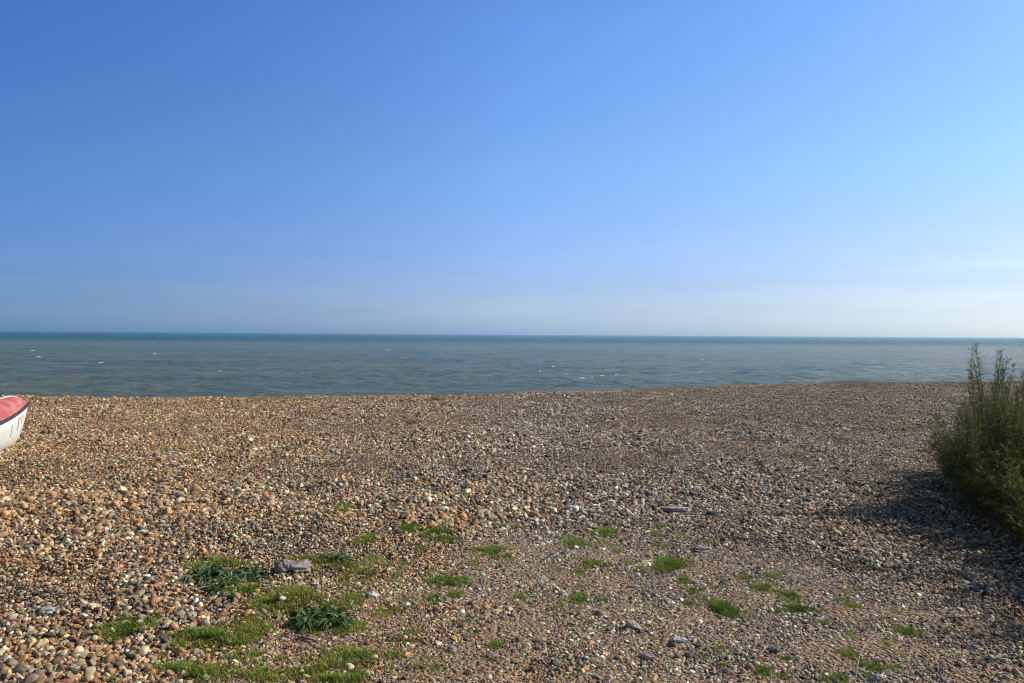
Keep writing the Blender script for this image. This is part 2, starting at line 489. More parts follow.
def make_shingle():
    protos = bpy.data.collections.new('pebble_shapes')
    pm = pebble_material()
    NP = 12
    for k in range(NP):
        me = pebble_mesh(k, k % 4 != 0)
        me.materials.append(pm)
        protos.objects.link(bpy.data.objects.new('pebble_shape', me))
    P, S = [], []
    def band(y0, y1, x0f, x1f, spacing, keep, size):
        """jittered rows of stones between y0 and y1; x range from functions of y"""
        ys = np.arange(y0, y1, spacing * 0.87)
        for j, y in enumerate(ys):
            a, b = x0f(y), x1f(y)
            n = int((b - a) / spacing)
            if n < 1: continue
            x = a + (np.arange(n) + 0.5 * (j % 2)) * spacing + rng.normal(0, spacing * 0.33, n)
            yy = y + rng.normal(0, spacing * 0.33, n)
            k = rng.random(n) < keep(x, yy)
            x, yy = x[k], yy[k]
            P.append(np.stack([x, yy], 1)); S.append(size(x, yy))
    lo = lambda y: -0.72 * y - 2.4
    hi = lambda y: 0.72 * y + 2.2
    def base_size(x, y):
        right = sstep(0.5, 3.5, x) * 0.22
        s = 0.0131 * (1 - right) * (1 + 0.30 * N_COL(y, x))
        near_left = sstep(-0.3, -2.0, x) * (1 - sstep(5, 8, y))
        s = s * (1 + 0.05 * near_left)
        return s * np.exp(np.clip(rng.normal(0, 0.33, len(x)), -0.9, 0.85) - 0.02)
    def cover(x, y): return 1 - 0.93 * calm(x, y) ** 0.8
    band(2.2, 7.5, lo, hi, 0.0198, lambda x, y: cover(x, y), base_size)
    band(7.5, 13, lo, hi, 0.0225, lambda x, y: cover(x, y), lambda x, y: base_size(x, y) * 1.05)
    band(13, 30, lo, hi, 0.0290, lambda x, y: (y < crest(x) + 1.6) * 1.0, lambda x, y: base_size(x, y) * 1.15)
    # gravel of the trodden hollow
    def grav_keep(x, y):
        soil = sstep(0.3, 0.95, N_FLD(x * 1.3 + 5, y * 1.3))
        soil = soil * 0.38
        return calm(x, y) * (1 - 0.72 * soil)
    band(2.2, 8.6, lambda y: -2.6, lambda y: 4.6, 0.0118, grav_keep,
         lambda x, y: 0.0066 * np.exp(rng.normal(0, 0.33, len(x))))
    band(2.2, 8.6, lambda y: -2.6, lambda y: 4.6, 0.05, lambda x, y: calm(x, y) * 0.45,
         lambda x, y: 0.0115 * np.exp(rng.normal(0, 0.26, len(x))))
    P_ = np.concatenate(P); S_ = np.concatenate(S)
    S_ = np.clip(S_, 0.004, 0.048)
    n = len(P_)
    x, y = P_[:, 0], P_[:, 1]
    z = ground_z(x, y)
    c = calm(x, y)
    z = z + S_ * rng.uniform(-0.7, 0.75, n) * (1 - 0.75 * c) - 0.002 * c
    co = np.stack([x, y, z], 1)
    scl = np.stack([S_ * rng.uniform(0.95, 1.35, n), S_ * rng.uniform(0.75, 1.0, n), S_ * rng.uniform(0.45, 0.8, n)], 1)
    rot = np.stack([rng.normal(0, 0.5, n), rng.normal(0, 0.5, n), rng.uniform(0, 6.283, n)], 1)
    # colours: warm on the left of the beach, grey to the right
    warm = sstep(2.5, -5.0, x + 0.10 * (y - 6)) * 1.0 + 0.34 * N_COL(x, y)
    warm = np.clip(warm + rng.normal(0, 0.12, n), 0, 1)
    pw = W_WARM / W_WARM.sum(); pc = W_COOL / W_COOL.sum()
    u = rng.random(n)
    iw = np.searchsorted(np.cumsum(pw), u).clip(0, 9); ic = np.searchsorted(np.cumsum(pc), u).clip(0, 9)
    pick = np.where(rng.random(n) < warm, iw, ic)
    colr = PALETTE[pick] * np.exp(rng.normal(0, 0.24, n))[:, None] * (1 + rng.normal(0, 0.04, (n, 3)))
    gold = np.clip(warm, 0, 1)[:, None]
    colr = colr * (np.array([1.0, 0.975, 0.87]) * (1 - gold) + np.array([1.17, 1.02, 0.74]) * gold)
    colr = np.clip((0.96 - 0.08 * gold) * colr * (colr.mean(1, keepdims=True) / 0.25) ** 0.22, 0.015, 0.8)
    me = bpy.data.meshes.new('shingle')
    me.vertices.add(n); me.vertices.foreach_set('co', co.astype(np.float32).ravel())
    for nm, ty, key, arr in (('s_rot', 'FLOAT_VECTOR', 'vector', rot), ('s_scl', 'FLOAT_VECTOR', 'vector', scl)):
        a = me.attributes.new(nm, ty, 'POINT'); a.data.foreach_set(key, arr.astype(np.float32).ravel())
    a = me.attributes.new('s_idx', 'INT', 'POINT'); a.data.foreach_set('value', rng.integers(0, NP, n).astype(np.int32))
    a = me.attributes.new('stone_col', 'FLOAT_COLOR', 'POINT')
    a.data.foreach_set('color', np.concatenate([colr, np.ones((n, 1))], 1).astype(np.float32).ravel())
    me.update()
    me.materials.append(pm)
    o = bpy.data.objects.new('shingle', me); COL.objects.link(o)
    tag(o, 'loose flint pebbles in tan, orange, grey and white covering the beach', 'pebbles', kind='stuff')
    ng = bpy.data.node_groups.new('scatter_pebbles', 'GeometryNodeTree')
    ng.interface.new_socket('Geometry', in_out='INPUT', socket_type='NodeSocketGeometry')
    ng.interface.new_socket('Geometry', in_out='OUTPUT', socket_type='NodeSocketGeometry')
    gi, go = ng.nodes.new('NodeGroupInput'), ng.nodes.new('NodeGroupOutput')
    iop = ng.nodes.new('GeometryNodeInstanceOnPoints')
    ci = ng.nodes.new('GeometryNodeCollectionInfo')
    ci.inputs['Collection'].default_value = protos
    ci.inputs['Separate Children'].default_value = True
    ci.inputs['Reset Children'].default_value = True
    def named(nm, ty):
        q = ng.nodes.new('GeometryNodeInputNamedAttribute'); q.data_type = ty; q.inputs[0].default_value = nm
        return q.outputs['Attribute']
    l = ng.links
    l.new(gi.outputs[0], iop.inputs['Points']); l.new(ci.outputs[0], iop.inputs['Instance'])
    iop.inputs['Pick Instance'].default_value = True
    l.new(named('s_idx', 'INT'), iop.inputs['Instance Index'])
    e2r = ng.nodes.new('FunctionNodeEulerToRotation')
    l.new(named('s_rot', 'FLOAT_VECTOR'), e2r.inputs[0]); l.new(e2r.outputs[0], iop.inputs['Rotation'])
    l.new(named('s_scl', 'FLOAT_VECTOR'), iop.inputs['Scale'])
    l.new(iop.outputs[0], go.inputs[0])
    md = o.modifiers.new('scatter', 'NODES'); md.node_group = ng
    print('pebbles', n)
make_shingle()

# ------------------------------------------------------------------ rocks one can pick out
def make_rock(name, px, py, wpx, ratio, hfrac, label, mat, seed=0, rz=0.0, tilt=(0, 0), group=None, sink=0.33, cat='stone', lobes=1, power=2.0):
    p = at(px, py)
    d = p.y
    a = wpx * d / F_PX / 2 * 0.88
    r = random.Random(seed)
    ob = empty(name, (p.x, p.y, p.z)) if False else None
    bm = bmesh.new()
    centres = [(0, 0, 1.0)] if lobes == 1 else [(-0.45 * a, -0.10 * a, 0.52), (0.22 * a, 0.06 * a, 0.80)]
    if lobes == 2:
        hs = [hfrac * 1.2, hfrac * 0.78]
    for q, (ox, oy, sc) in enumerate(centres):
        sub = bmesh.ops.create_icosphere(bm, subdivisions=4, radius=1.0)['verts']
        ax = [Vector((r.gauss(0, 1), r.gauss(0, 1), r.gauss(0, 1))).normalized() for _ in range(12)]
        cut = [r.uniform(0.62, 0.9) for _ in ax]
        ph = [r.uniform(0, 6) for _ in range(6)]
        h = hfrac if lobes == 1 else hs[q]
        for v in sub:
            c = v.co.copy()
            if power != 2.0:
                nrm = (abs(c.x) ** power + abs(c.y) ** power + abs(c.z) ** power) ** (1 / power); c /= nrm
            for n_, k in zip(ax, cut):
                dd = c.dot(n_)
                if dd > k: c -= n_ * (dd - k) * 0.85
            c *= 1 + 0.035 * math.sin(5 * c.x + ph[0]) + 0.03 * math.sin(6 * c.y + ph[1]) + 0.03 * math.sin(7 * c.z + ph[2]) + 0.015 * math.sin(17 * c.x + 13 * c.y + ph[3])
            from_n = noise.noise(c * 2.3 + Vector((seed * 3.1, q * 7.7, 0))) * 0.34 + noise.noise(c * 6.0 + Vector((0, seed * 5.3, 1))) * 0.14
            c *= 1 + from_n
            v.co = Vector((c.x * a * sc * (1.0 if lobes == 1 else 0.95) + ox, c.y * a * ratio * (1 if lobes == 1 else sc * 1.3) + oy, c.z * a * h))
    me = bpy.data.meshes.new(name); bm.to_mesh(me); bm.free()
    me.polygons.foreach_set('use_smooth', np.ones(len(me.polygons), dtype=bool))
    o = link_mesh(name, me, mat)
    o.location = (p.x, p.y, p.z + a * hfrac * (1 - 2 * sink) * 0.9 + 0.004)
    o.rotation_euler = (tilt[0], tilt[1], rz)
    tag(o, label, cat, group)
    return o

M_GREY = rock_material('grey_stone', (0.12, 0.10, 0.09), (0.36, 0.32, 0.285))
M_PINK = rock_material('pinkish_stone', (0.27, 0.22, 0.19), (0.48, 0.41, 0.36))
M_DARK = rock_material('dark_flint', (0.035, 0.037, 0.045), (0.11, 0.11, 0.125))
M_BLUE = rock_material('blue_grey_flint', (0.17, 0.17, 0.17), (0.40, 0.39, 0.37))
M_WHITE = rock_material('chalky_flint', (0.36, 0.35, 0.33), (0.62, 0.60, 0.56))
M_BROWN = rock_material('brown_flint', (0.16, 0.10, 0.07), (0.34, 0.23, 0.15))
GS = 'larger stones lying on the shingle'
make_rock('rock', 292, 571, 43, 0.6, 0.40, 'largest grey rock, two-lumped, lying beside the dark leafy plant', M_GREY, 3, 0.1, lobes=2, sink=0.2, group=GS, cat='rock')
make_rock('flat_stone', 676, 512, 33, 0.42, 0.2, 'long flat pinkish-grey slab of stone lying level on the shingle', M_PINK, 4, 0.06, sink=0.12, group=GS, power=5)
make_rock('stone', 712, 515, 13, 0.8, 0.6, 'dark rounded stone just right of the long flat slab', M_DARK, 5, 0.3, group=GS)
make_rock('stone', 634, 628, 19, 0.6, 0.42, 'tilted brown-grey stone with a pale face, casting a shadow on bare sand', M_PINK, 6, -0.7, tilt=(0, 0.35), group=GS, sink=0.1)
make_rock('stone', 678, 642, 20, 0.45, 0.36, 'pale blue-white pointed flint lying right of the tilted stone', M_WHITE, 7, 0.05, group=GS)
make_rock('stone', 646, 658, 21, 0.5, 0.35, 'low dark grey stone below the tilted stone', M_GREY, 8, -0.3, group=GS)
make_rock('stone', 633, 588, 16, 0.5, 0.3, 'small flat blue-grey stone, the only smooth one between the grass tufts of the middle', M_BLUE, 9, 0.0, group=GS)
make_rock('stone', 774, 652, 13, 0.75, 0.6, 'small near-black stone alone on bare sand', M_DARK, 10, 0.4, group=GS)
make_rock('stone', 877, 680, 17, 0.7, 0.5, 'smooth dark blue-grey stone at the foot of the dry stalk', M_BLUE, 11, 0.2, group=GS)
make_rock('stone', 47, 613, 20, 0.8, 0.55, 'blue-grey rounded cobble among orange pebbles on the left', M_BLUE, 12, 0.5, group=GS)
make_rock('stone', 124, 613, 15, 0.8, 0.55, 'light blue flint cobble left of the grass patches', M_BLUE, 13, 0.1, group=GS) if False else None
make_rock('stone', 372, 597, 14, 0.8, 0.6, 'knobbly pale grey stone right of the spiky dark plant', M_WHITE, 14, 0.4, group=GS)
make_rock('stone', 440, 680, 15, 0.8, 0.55, 'grey-brown cobble at the bottom edge between grass patches', M_BROWN, 15, 0.4, group=GS) if False else None
make_rock('stone', 308, 640, 24, 0.5, 0.4, 'brown elongated stone in front of the spiky dark plant', M_BROWN, 16, -0.3, group=GS)
make_rock('stone', 315, 585, 10, 0.8, 0.6, 'small white pebble on the moss right of the large rock', M_WHITE, 17, 0, group=GS)
make_rock('stone', 702, 551, 24, 0.6, 0.3, 'low grey stone half buried above the brightest grass tuft', M_GREY, 18, 0.1, group=GS)
make_rock('stone', 452, 651, 14, 0.7, 0.5, 'dark grey stone right of the lower grass, in the gravel', M_GREY, 19, 0.1, group=GS)
make_rock('stone', 664, 492, 16, 0.6, 0.5, 'upright grey stone up the beach from the long flat slab', M_GREY, 20, 0.1, group=GS)

# ------------------------------------------------------------------ grass
def blades(cx, cy, rx, ry, n, h0, h1, w, seed, edge=0.5, lean=1.0, tint0=0.5, tint_var=0.3):
    """tapered bent blades on an uneven oval patch; returns verts, faces, tints (world space)"""
    r = np.random.default_rng(seed)
    lob = r.uniform(0, 6.28, 4)
    a = r.uniform(0, 2 * np.pi, n)
    rad = r.random(n) ** 0.55
    wob = 1 + 0.28 * np.sin(2 * a + lob[0]) + 0.2 * np.sin(3 * a + lob[1]) + 0.14 * np.sin(5 * a + lob[2]) + 0.16 * r.normal(0, 1, n)
    x = cx + rx * rad * wob * np.cos(a); y = cy + ry * rad * wob * np.sin(a)
    fine = N_FINE(x * 3 + seed, y * 3)
    k = (fine > (-0.95 if rx < 0.13 else -0.5) + rad * 0.6) if rx > 0.08 else np.ones(n, dtype=bool)
    x, y, a, rad = x[k], y[k], a[k], rad[k]; n = len(x)
    z = ground_z(x, y) + 0.009 * (1 - calm(x, y))
    h = r.uniform(h0, h1, n) * (1.15 - 0.6 * rad)
    th = r.uniform(0, 2 * np.pi, n)
    out = lean * r.uniform(0.3, 1.3, n) * h
    dx = np.cos(th) * out + 0.3 * h * np.cos(a) * rad; dy = np.sin(th) * out + 0.3 * h * np.sin(a) * rad
    wx, wy = -np.sin(th) * w / 2, np.cos(th) * w / 2
    wx = wx * r.uniform(0.6, 1.4, n); wy = wy * r.uniform(0.6, 1.4, n)
    b0 = np.stack([x - wx, y - wy, z - 0.004], 1); b1 = np.stack([x + wx, y + wy, z - 0.004], 1)
    m0 = np.stack([x + dx * .35 - wx * .8, y + dy * .35 - wy * .8, z + h * .62], 1)
    m1 = np.stack([x + dx * .35 + wx * .8, y + dy * .35 + wy * .8, z + h * .62], 1)
    t = np.stack([x + dx, y + dy, z + h], 1)
    v = np.stack([b0, b1, m0, m1, t], 1).reshape(-1, 3)
    q = np.arange(n)[:, None] * 5
    f = np.concatenate([q + [0, 1, 3], q + [0, 3, 2], q + [2, 3, 4]])
    tint = np.clip(tint0 + tint_var * r.normal(0, 1, n) * 0.6 + 0.25 * fine[k], 0, 1)
    return v, f, np.repeat(tint, 5)

M_GRASS = leaf_material('grass_blades', [(0.0, (0.085, 0.17, 0.018)), (0.35, (0.18, 0.28, 0.03)), (0.65, (0.30, 0.36, 0.045)), (1.0, (0.46, 0.38, 0.13))], 0.3)
M_MOSS = leaf_material('olive_moss', [(0.0, (0.11, 0.13, 0.02)), (0.5, (0.23, 0.22, 0.035)), (1.0, (0.32, 0.23, 0.07))], 0.15, 0.8)

def tint_mesh(name, parts, mat, origin=None):
    vs, fs, ts, k = [], [], [], 0
    for v, f, t in parts:
        vs.append(v); fs.append(f + k); ts.append(t); k += len(v)
    v = np.concatenate(vs)
    if origin is not None: v = v - np.array(origin)
    me = np_mesh(name, v, np.concatenate(fs), smooth=False)
    a = me.attributes.new('tint', 'FLOAT', 'POINT')
    a.data.foreach_set('value', np.concatenate(ts).astype(np.float32))
    o = link_mesh(name, me, mat)
    if origin is not None: o.location = origin
    return o

def patch(px, py, rxp, ryp, seed, tint=0.35, dens=1.0, hh=1.0, var=0.5, w=0.0028):
    p = at(px, py)
    d = p.y
    rx = rxp * d / F_PX
    ry = min(ryp * d * d / (EYE * F_PX) * 0.95, rx * 1.5)
    ry = max(ry, rx * 0.35)
    area = math.pi * rx * ry
    n = int(area * 46000 * dens) + 60
    h = 0.023 * hh * min(1.25, 0.65 + rx * 2.5)
    return p, blades(p.x, p.y, rx, ry, n, h * 0.5, h * 1.3, w, seed, tint0=tint, tint_var=var)

GG = 'grass tufts growing through the shingle'
TUFTS = [  # px, py, rx, ry, tint, density, height, label
    (440, 535, 21, 6, 0.20, 1.3, 1.3, 'long dark green grass tuft, right one of the touching pair nearest the middle'),
    (408, 529, 12, 5, 0.28, 1.2, 1.1, 'short green grass tuft touching the left end of the long dark one'),
    (493, 552, 24, 6, 0.25, 1.1, 1.0, 'crescent-shaped grass tuft right of and below the touching pair'),
    (448, 583, 20, 6, 0.28, 1.2, 1.2, 'dark mounded grass tuft directly below the touching pair'),
    (434, 598, 9, 5, 0.33, 1.2, 0.9, 'small grass tuft under the left end of the dark mounded one'),
    (456, 595, 10, 4, 0.33, 1.2, 0.9, 'small grass tuft under the right end of the dark mounded one'),
    (670, 565, 17, 8, 0.30, 1.5, 1.3, 'bright thick grass tuft below the half buried grey stone'),
    (723, 609, 14, 10, 0.16, 1.5, 1.6, 'tallest deep green bushy grass tuft at the edge of the bare sand'),
    (684, 580, 9, 4, 0.38, 1.2, 0.9, 'little grass tuft just under the bright thick one'),
    (692, 591, 9, 4, 0.38, 1.1, 0.9, 'little grass tuft between the bright thick one and the tallest one'),
    (690, 604, 8, 4, 0.45, 1.1, 0.9, 'little grass tuft close to the left side of the tallest one'),
    (605, 533, 13, 5, 0.55, 1.0, 0.9, 'olive grass tuft, highest of the group up the slope from the blue-grey stone'),
    (575, 543, 16, 6, 0.5, 0.9, 0.9, 'broad patchy grass tuft left of and below the olive one'),
    (592, 563, 20, 4, 0.45, 0.9, 0.9, 'thin ragged line of grass below the broad patchy tuft'),
    (581, 573, 12, 4, 0.45, 0.9, 0.9, 'yellowish grass tuft under the ragged line of grass'),
    (580, 599, 11, 5, 0.30, 1.3, 0.9, 'compact vivid green grass tuft left of the small flat blue-grey stone'),
    (606, 600, 8, 3, 0.25, 0.9, 0.7, 'tiny dark green tuft just right of the compact vivid one'),
    (520, 598, 9, 4, 0.40, 1.0, 0.8, 'small round tuft alone on gravel left of the compact vivid one'),
    (760, 587, 16, 4, 0.55, 1.2, 0.8, 'yellow-green grass tuft forming the foot of the L-shaped clump'),
    (772, 576, 9, 6, 0.52, 1.2, 0.8, 'yellow-green grass tuft forming the upright of the L-shaped clump'),
    (745, 578, 9, 3, 0.55, 1.0, 0.8, 'faint yellow-green tuft at the left of the L-shaped clump'),
    (791, 596, 9, 6, 0.40, 1.3, 1.0, 'rounded grass tuft at the right end of the L-shaped clump'),
    (798, 609, 13, 5, 0.18, 1.3, 1.0, 'dark green tuft below the L-shaped clump'),
    (776, 611, 8, 3, 0.22, 1.0, 0.8, 'small dark tuft left of the dark one below the L-shaped clump'),
    (852, 606, 8, 5, 0.50, 1.2, 0.9, 'pale green tuft on the open gravel right of the dark tuft'),
    (908, 632, 12, 6, 0.30, 1.2, 1.0, 'grass tuft at the edge of the bush shadow'),
    (823, 624, 7, 3, 0.40, 1.0, 0.8, 'very small tuft between the dark tuft and the bush shadow'),
    (720, 650, 9, 4, 0.35, 1.2, 0.9, 'grass tuft left of the small near-black stone'),
    (763, 672, 10, 5, 0.30, 1.4, 1.0, 'vivid grass tuft below the small near-black stone'),
    (787, 659, 7, 3, 0.12, 1.1, 0.8, 'blue-green low tuft right of the small near-black stone'),
    (849, 654, 12, 6, 0.35, 1.2, 1.0, 'spreading grass tuft to the left of the dry stalk'),
    (873, 667, 9, 6, 0.40, 1.3, 1.0, 'grass tuft between the dry stalk and the smooth blue-grey stone'),
    (836, 680, 13, 6, 0.42, 1.3, 1.1, 'grass tuft at the root of the dry stalk'),
    (496, 645, 10, 4, 0.40, 1.1, 0.9, 'upper of two lone tufts on the sand at the bottom centre'),
    (495, 660, 8, 3, 0.40, 1.1, 0.9, 'lower of two lone tufts on the sand at the bottom centre'),
    (348, 511, 14, 4, 0.40, 1.0, 0.9, 'grass tuft farthest up the beach on the left'),
    (368, 540, 13, 5, 0.38, 1.0, 0.9, 'grass tuft left of the touching pair'),
]
for i, (px, py, rx, ry, ti, de, hh, lab) in enumerate(TUFTS):
    p, g = patch(px, py, rx, ry, 300 + i, ti, de, hh)
    o = tint_mesh('grass_tuft', [g], M_GRASS, (p.x, p.y, p.z))
    tag(o, lab, 'grass tuft', GG)

# the sward round the leafy plants and the uncountable specks of green
parts = []
SWARD = [(212, 640, 36, 10, .25, 1.2, 1.5), (250, 632, 26, 10, .45, .9, 1.1), (130, 632, 24, 9, .30, .9, 1.5), (110, 637, 14, 6, .4, .7, 1.2), (195, 674, 42, 9, .25, .9, 1.5),
         (262, 676, 30, 11, .35, .8, 1.3), (325, 668, 28, 10, .4, .8, 1.3), (345, 680, 36, 8, .4, 1.1, 1.3), (352, 656, 26, 8, .28, 1., 1.2), (275, 603, 32, 9, .5, 1., 1.1),
         (300, 592, 22, 7, .6, .8, .9), (340, 566, 34, 9, .5, .6, .8), (300, 560, 14, 5, .6, .6, .7), (215, 566, 28, 8, .25, 1., 1.4), (240, 590, 26, 6, .3, 1., 1.4),
         (330, 628, 36, 9, .35, .9, 1.3), (355, 600, 18, 8, .45, .8, 1.), (375, 560, 14, 5, .5, .6, .7), (250, 655, 22, 6, .5, .7, .9),
         (380, 615, 14, 6, .5, .7, .8), (412, 632, 12, 5, .45, .6, .8), (395, 655, 14, 6, .4, .7, .9), (418, 666, 12, 5, .45, .6, .8), (437, 668, 10, 4, .4, .7, .8),
         (458, 517, 9, 4, .5, .8, .8), (500, 522, 6, 2.5, .4, 1, .8), (516, 528, 5, 2.5, .4, 1, .8), (569, 524, 7, 3, .55, 1, .8), (612, 546, 6, 3, .6, .6, .7),
         (618, 553, 7, 3, .5, .8, .8), (628, 563, 7, 2.5, .5, .8, .8), (560, 570, 8, 3, .5, .6, .7), (588, 622, 7, 3, .5, .8, .7), (470, 505, 6, 2.5, .5, .6, .7),
         (640, 585, 7, 3, .5, .6, .6), (745, 625, 6, 3, .5, .6, .6), (700, 655, 7, 4, .55, .7, .7), (784, 600, 8, 3, .5, .8, .7), (776, 592, 8, 4, .5, 1, .7),
         (850, 625, 6, 3, .5, .6, .6), (840, 600, 8, 3, .6, .6, .6), (952, 631, 8, 3, .35, .9, .8), (885, 618, 10, 3, .5, .6, .6), (785, 677, 8, 4, .45, 1, .8), (895, 668, 8, 4, .5, .8, .8),
         (430, 572, 7, 3, .5, .6, .7), (395, 575, 7, 3, .5, .5, .7), (560, 610, 6, 3, .5, .5, .6), (540, 640, 6, 3, .5, .5, .6), (470, 620, 8, 3, .5, .5, .6), (655, 535, 7, 3, .55, .5, .6),
         (405, 600, 12, 5, .5, .5, .7), (420, 550, 8, 3, .5, .5, .6), (640, 570, 7, 3, .5, .6, .6), (705, 600, 8, 4, .4, .8, .8), (365, 585, 14, 5, .5, .6, .8)]
_r = random.Random(4)
for x0, x1, y0, y1, m in ((330, 480, 560, 682, 26), (545, 720, 520, 620, 22), (690, 910, 570, 682, 24), (100, 200, 615, 682, 8), (180, 330, 590, 660, 12)):
    for _ in range(m):
        q = _r.uniform(3, 8)
        SWARD.append((_r.uniform(x0, x1), _r.uniform(y0, y1), q, q * 0.45, _r.uniform(.4, .75), _r.uniform(.35, .8), _r.uniform(.5, .8)))
for i, (px, py, rx, ry, ti, de, hh) in enumerate(SWARD):
    parts.append(patch(px, py, rx, ry, 700 + i, ti + 0.08, de * 0.8, hh)[1])
o = tint_mesh('grass', parts, M_GRASS)
tag(o, 'rough short grass and moss spreading between the pebbles in the left foreground', 'grass', kind='stuff')

# moss cushions: low mats under the grass
def make_moss():
    vs, fs, ts, k = [], [], [], 0
    r = np.random.default_rng(77)
    for px, py, rx, ry in [(290, 598, 40, 10), (325, 612, 34, 10), (215, 642, 40, 8), (350, 660, 40, 8), (300, 672, 50, 10), (255, 625, 30, 7), (200, 668, 30, 8),
                           (362, 575, 24, 6), (390, 610, 22, 6), (592, 565, 18, 3), (575, 545, 12, 4), (765, 588, 14, 3), (300, 563, 20, 5), (400, 640, 20, 6)]:
        p, (v, f, t) = patch(px, py, rx, ry, int(r.integers(1e6)), 0.5, 1.1, 0.42, 0.45, 0.007)
        vs.append((v, f, t))
    o = tint_mesh('moss', vs, M_MOSS)
    tag(o, 'olive moss carpeting the sandy soil around the leafy plants', 'moss', kind='stuff')
make_moss()

# ------------------------------------------------------------------ leafy plants (lobed spreading leaves)
def leaf(base, ang, length, width, rise, droop, r, lobes=7):
    """one pinnately lobed leaf as a strip with toothed edges"""
    n = lobes * 2
    vs, fs = [], []
    dx, dy = math.cos(ang), math.sin(ang)
    px_, py_ = -dy, dx
    for i in range(n + 1):
        t = i / n
        s = length * t
        z = rise * math.sin(min(1, t * 1.25) * math.pi * 0.5) * length - droop * t * t * length
        tooth = 1.0 if i % 2 else 0.38
        w = width * (math.sin(math.pi * min(1, t * 0.9 + 0.08)) ** 0.7) * tooth * (0.15 + 0.85 * min(1, t * 3)) if i < n else 0.0005
        sh = 0.25 * w if i % 2 else 0
        c = (base[0] + dx * (s + sh), base[1] + dy * (s + sh), base[2] + z)
        vs += [(c[0] + px_ * w, c[1] + py_ * w, c[2] + w * 0.35), (base[0] + dx * s, base[1] + dy * s, base[2] + z - 0.002), (c[0] - px_ * w, c[1] - py_ * w, c[2] + w * 0.35)]
    for i in range(n):
        k = i * 3
        fs += [(k, k + 1, k + 4, k + 3), (k + 1, k + 2, k + 5, k + 4)]
    return vs, fs

def leafy_plant(name, px, py, rxp, ryp, label, mat, nros, seed, ll=0.15, mids=0.4):
    p = at(px, py); d = p.y
    rx = rxp * d / F_PX; ry = min(ryp * d * d / (EYE * F_PX), rx)
    root = empty(name, (p.x, p.y, p.z))
    tag(root, label, 'plant', 'leafy weeds in the grass')
    r = random.Random(seed)
    vs, fs, ts = [], [], []
    for q in range(nros):
        a = r.uniform(0, 6.28); rr = r.random() ** 0.5 * 0.75
        bx, by = rx * rr * math.cos(a), ry * rr * math.sin(a)
        bz = float(ground_z(p.x + bx, p.y + by)) - p.z + 0.005
        nl = r.randint(12, 17)
        for j in range(nl):
            L_ = ll * r.uniform(0.55, 1.1)
            v, f = leaf((bx, by, bz), r.uniform(0, 6.28), L_, L_ * r.uniform(0.09, 0.15), r.uniform(0.05, 0.55), r.uniform(0.1, 0.45), r)
            k = len(vs); vs += v; fs += [tuple(i + k for i in g) for g in f]
            ts += [min(1, max(0, r.gauss(mids, 0.38)))] * len(v)
    me = np_mesh('leaves', vs, fs, smooth=False)
    at_ = me.attributes.new('tint', 'FLOAT', 'POINT'); at_.data.foreach_set('value', np.array(ts, dtype=np.float32))
    link_mesh('leaves', me, mat, root)
    return root
M_LEAF_BLUE = leaf_material('bluish_leaf', [(0.0, (0.035, 0.08, 0.022)), (0.6, (0.085, 0.155, 0.045)), (1.0, (0.20, 0.25, 0.18))], 0.15, 0.5)
M_LEAF_GREEN = leaf_material('dark_green_leaf', [(0.0, (0.035, 0.08, 0.016)), (0.6, (0.075, 0.14, 0.03)), (1.0, (0.22, 0.28, 0.14))], 0.18, 0.5)
leafy_plant('leafy_weed', 228, 580, 40, 15, 'largest dark blue-green leafy weed, left of the big grey rock', M_LEAF_BLUE, 17, 1, 0.13, 0.55)
leafy_plant('leafy_weed', 322, 619, 32, 16, 'dark green weed with pale toothed leaves, in the middle of the grassy patch', M_LEAF_GREEN, 17, 2, 0.12, 0.5)
leafy_plant('leafy_weed', 341, 562, 20, 8, 'small blue-grey leafy weed behind the big grey rock', M_LEAF_BLUE, 8, 3, 0.09, 0.7)

# ------------------------------------------------------------------ dry stalk
def tube(pts, radii, seg=6):
    vs, fs = [], []
    for i, (p, r_) in enumerate(zip(pts, radii)):
        p = Vector(p)
        t = (Vector(pts[min(i + 1, len(pts) - 1)]) - Vector(pts[max(i - 1, 0)])).normalized()
        u = t.cross(Vector((0.31, 0.2, 0.93))).normalized(); w = t.cross(u)
        for k in range(seg):
            a = 2 * math.pi * k / seg
            vs.append(tuple(p + (u * math.cos(a) + w * math.sin(a)) * r_))
    for i in range(len(pts) - 1):
        for k in range(seg):
            fs.append((i * seg + k, i * seg + (k + 1) % seg, (i + 1) * seg + (k + 1) % seg, (i + 1) * seg + k))
    return vs, fs
def make_stalk():
    p = at(855, 682)
    m, nt, b = new_mat('dry_straw'); b.inputs['Base Color'].default_value = (0.55, 0.47, 0.30, 1); b.inputs['Roughness'].default_value = 0.7
    pts = [(0, 0, 0), (0.02, 0.03, 0.04), (0.05, 0.07, 0.09), (0.09, 0.11, 0.125), (0.14, 0.15, 0.15), (0.18, 0.18, 0.16)]
    v, f = tube(pts, [0.0028, 0.0026, 0.0024, 0.0021, 0.0018, 0.001])
    o = link_mesh('dry_stalk', np_mesh('dry_stalk', v, f), m)
    o.location = p
    tag(o, 'thin pale dry grass stalk arching over the gravel', 'stalk')
make_stalk()

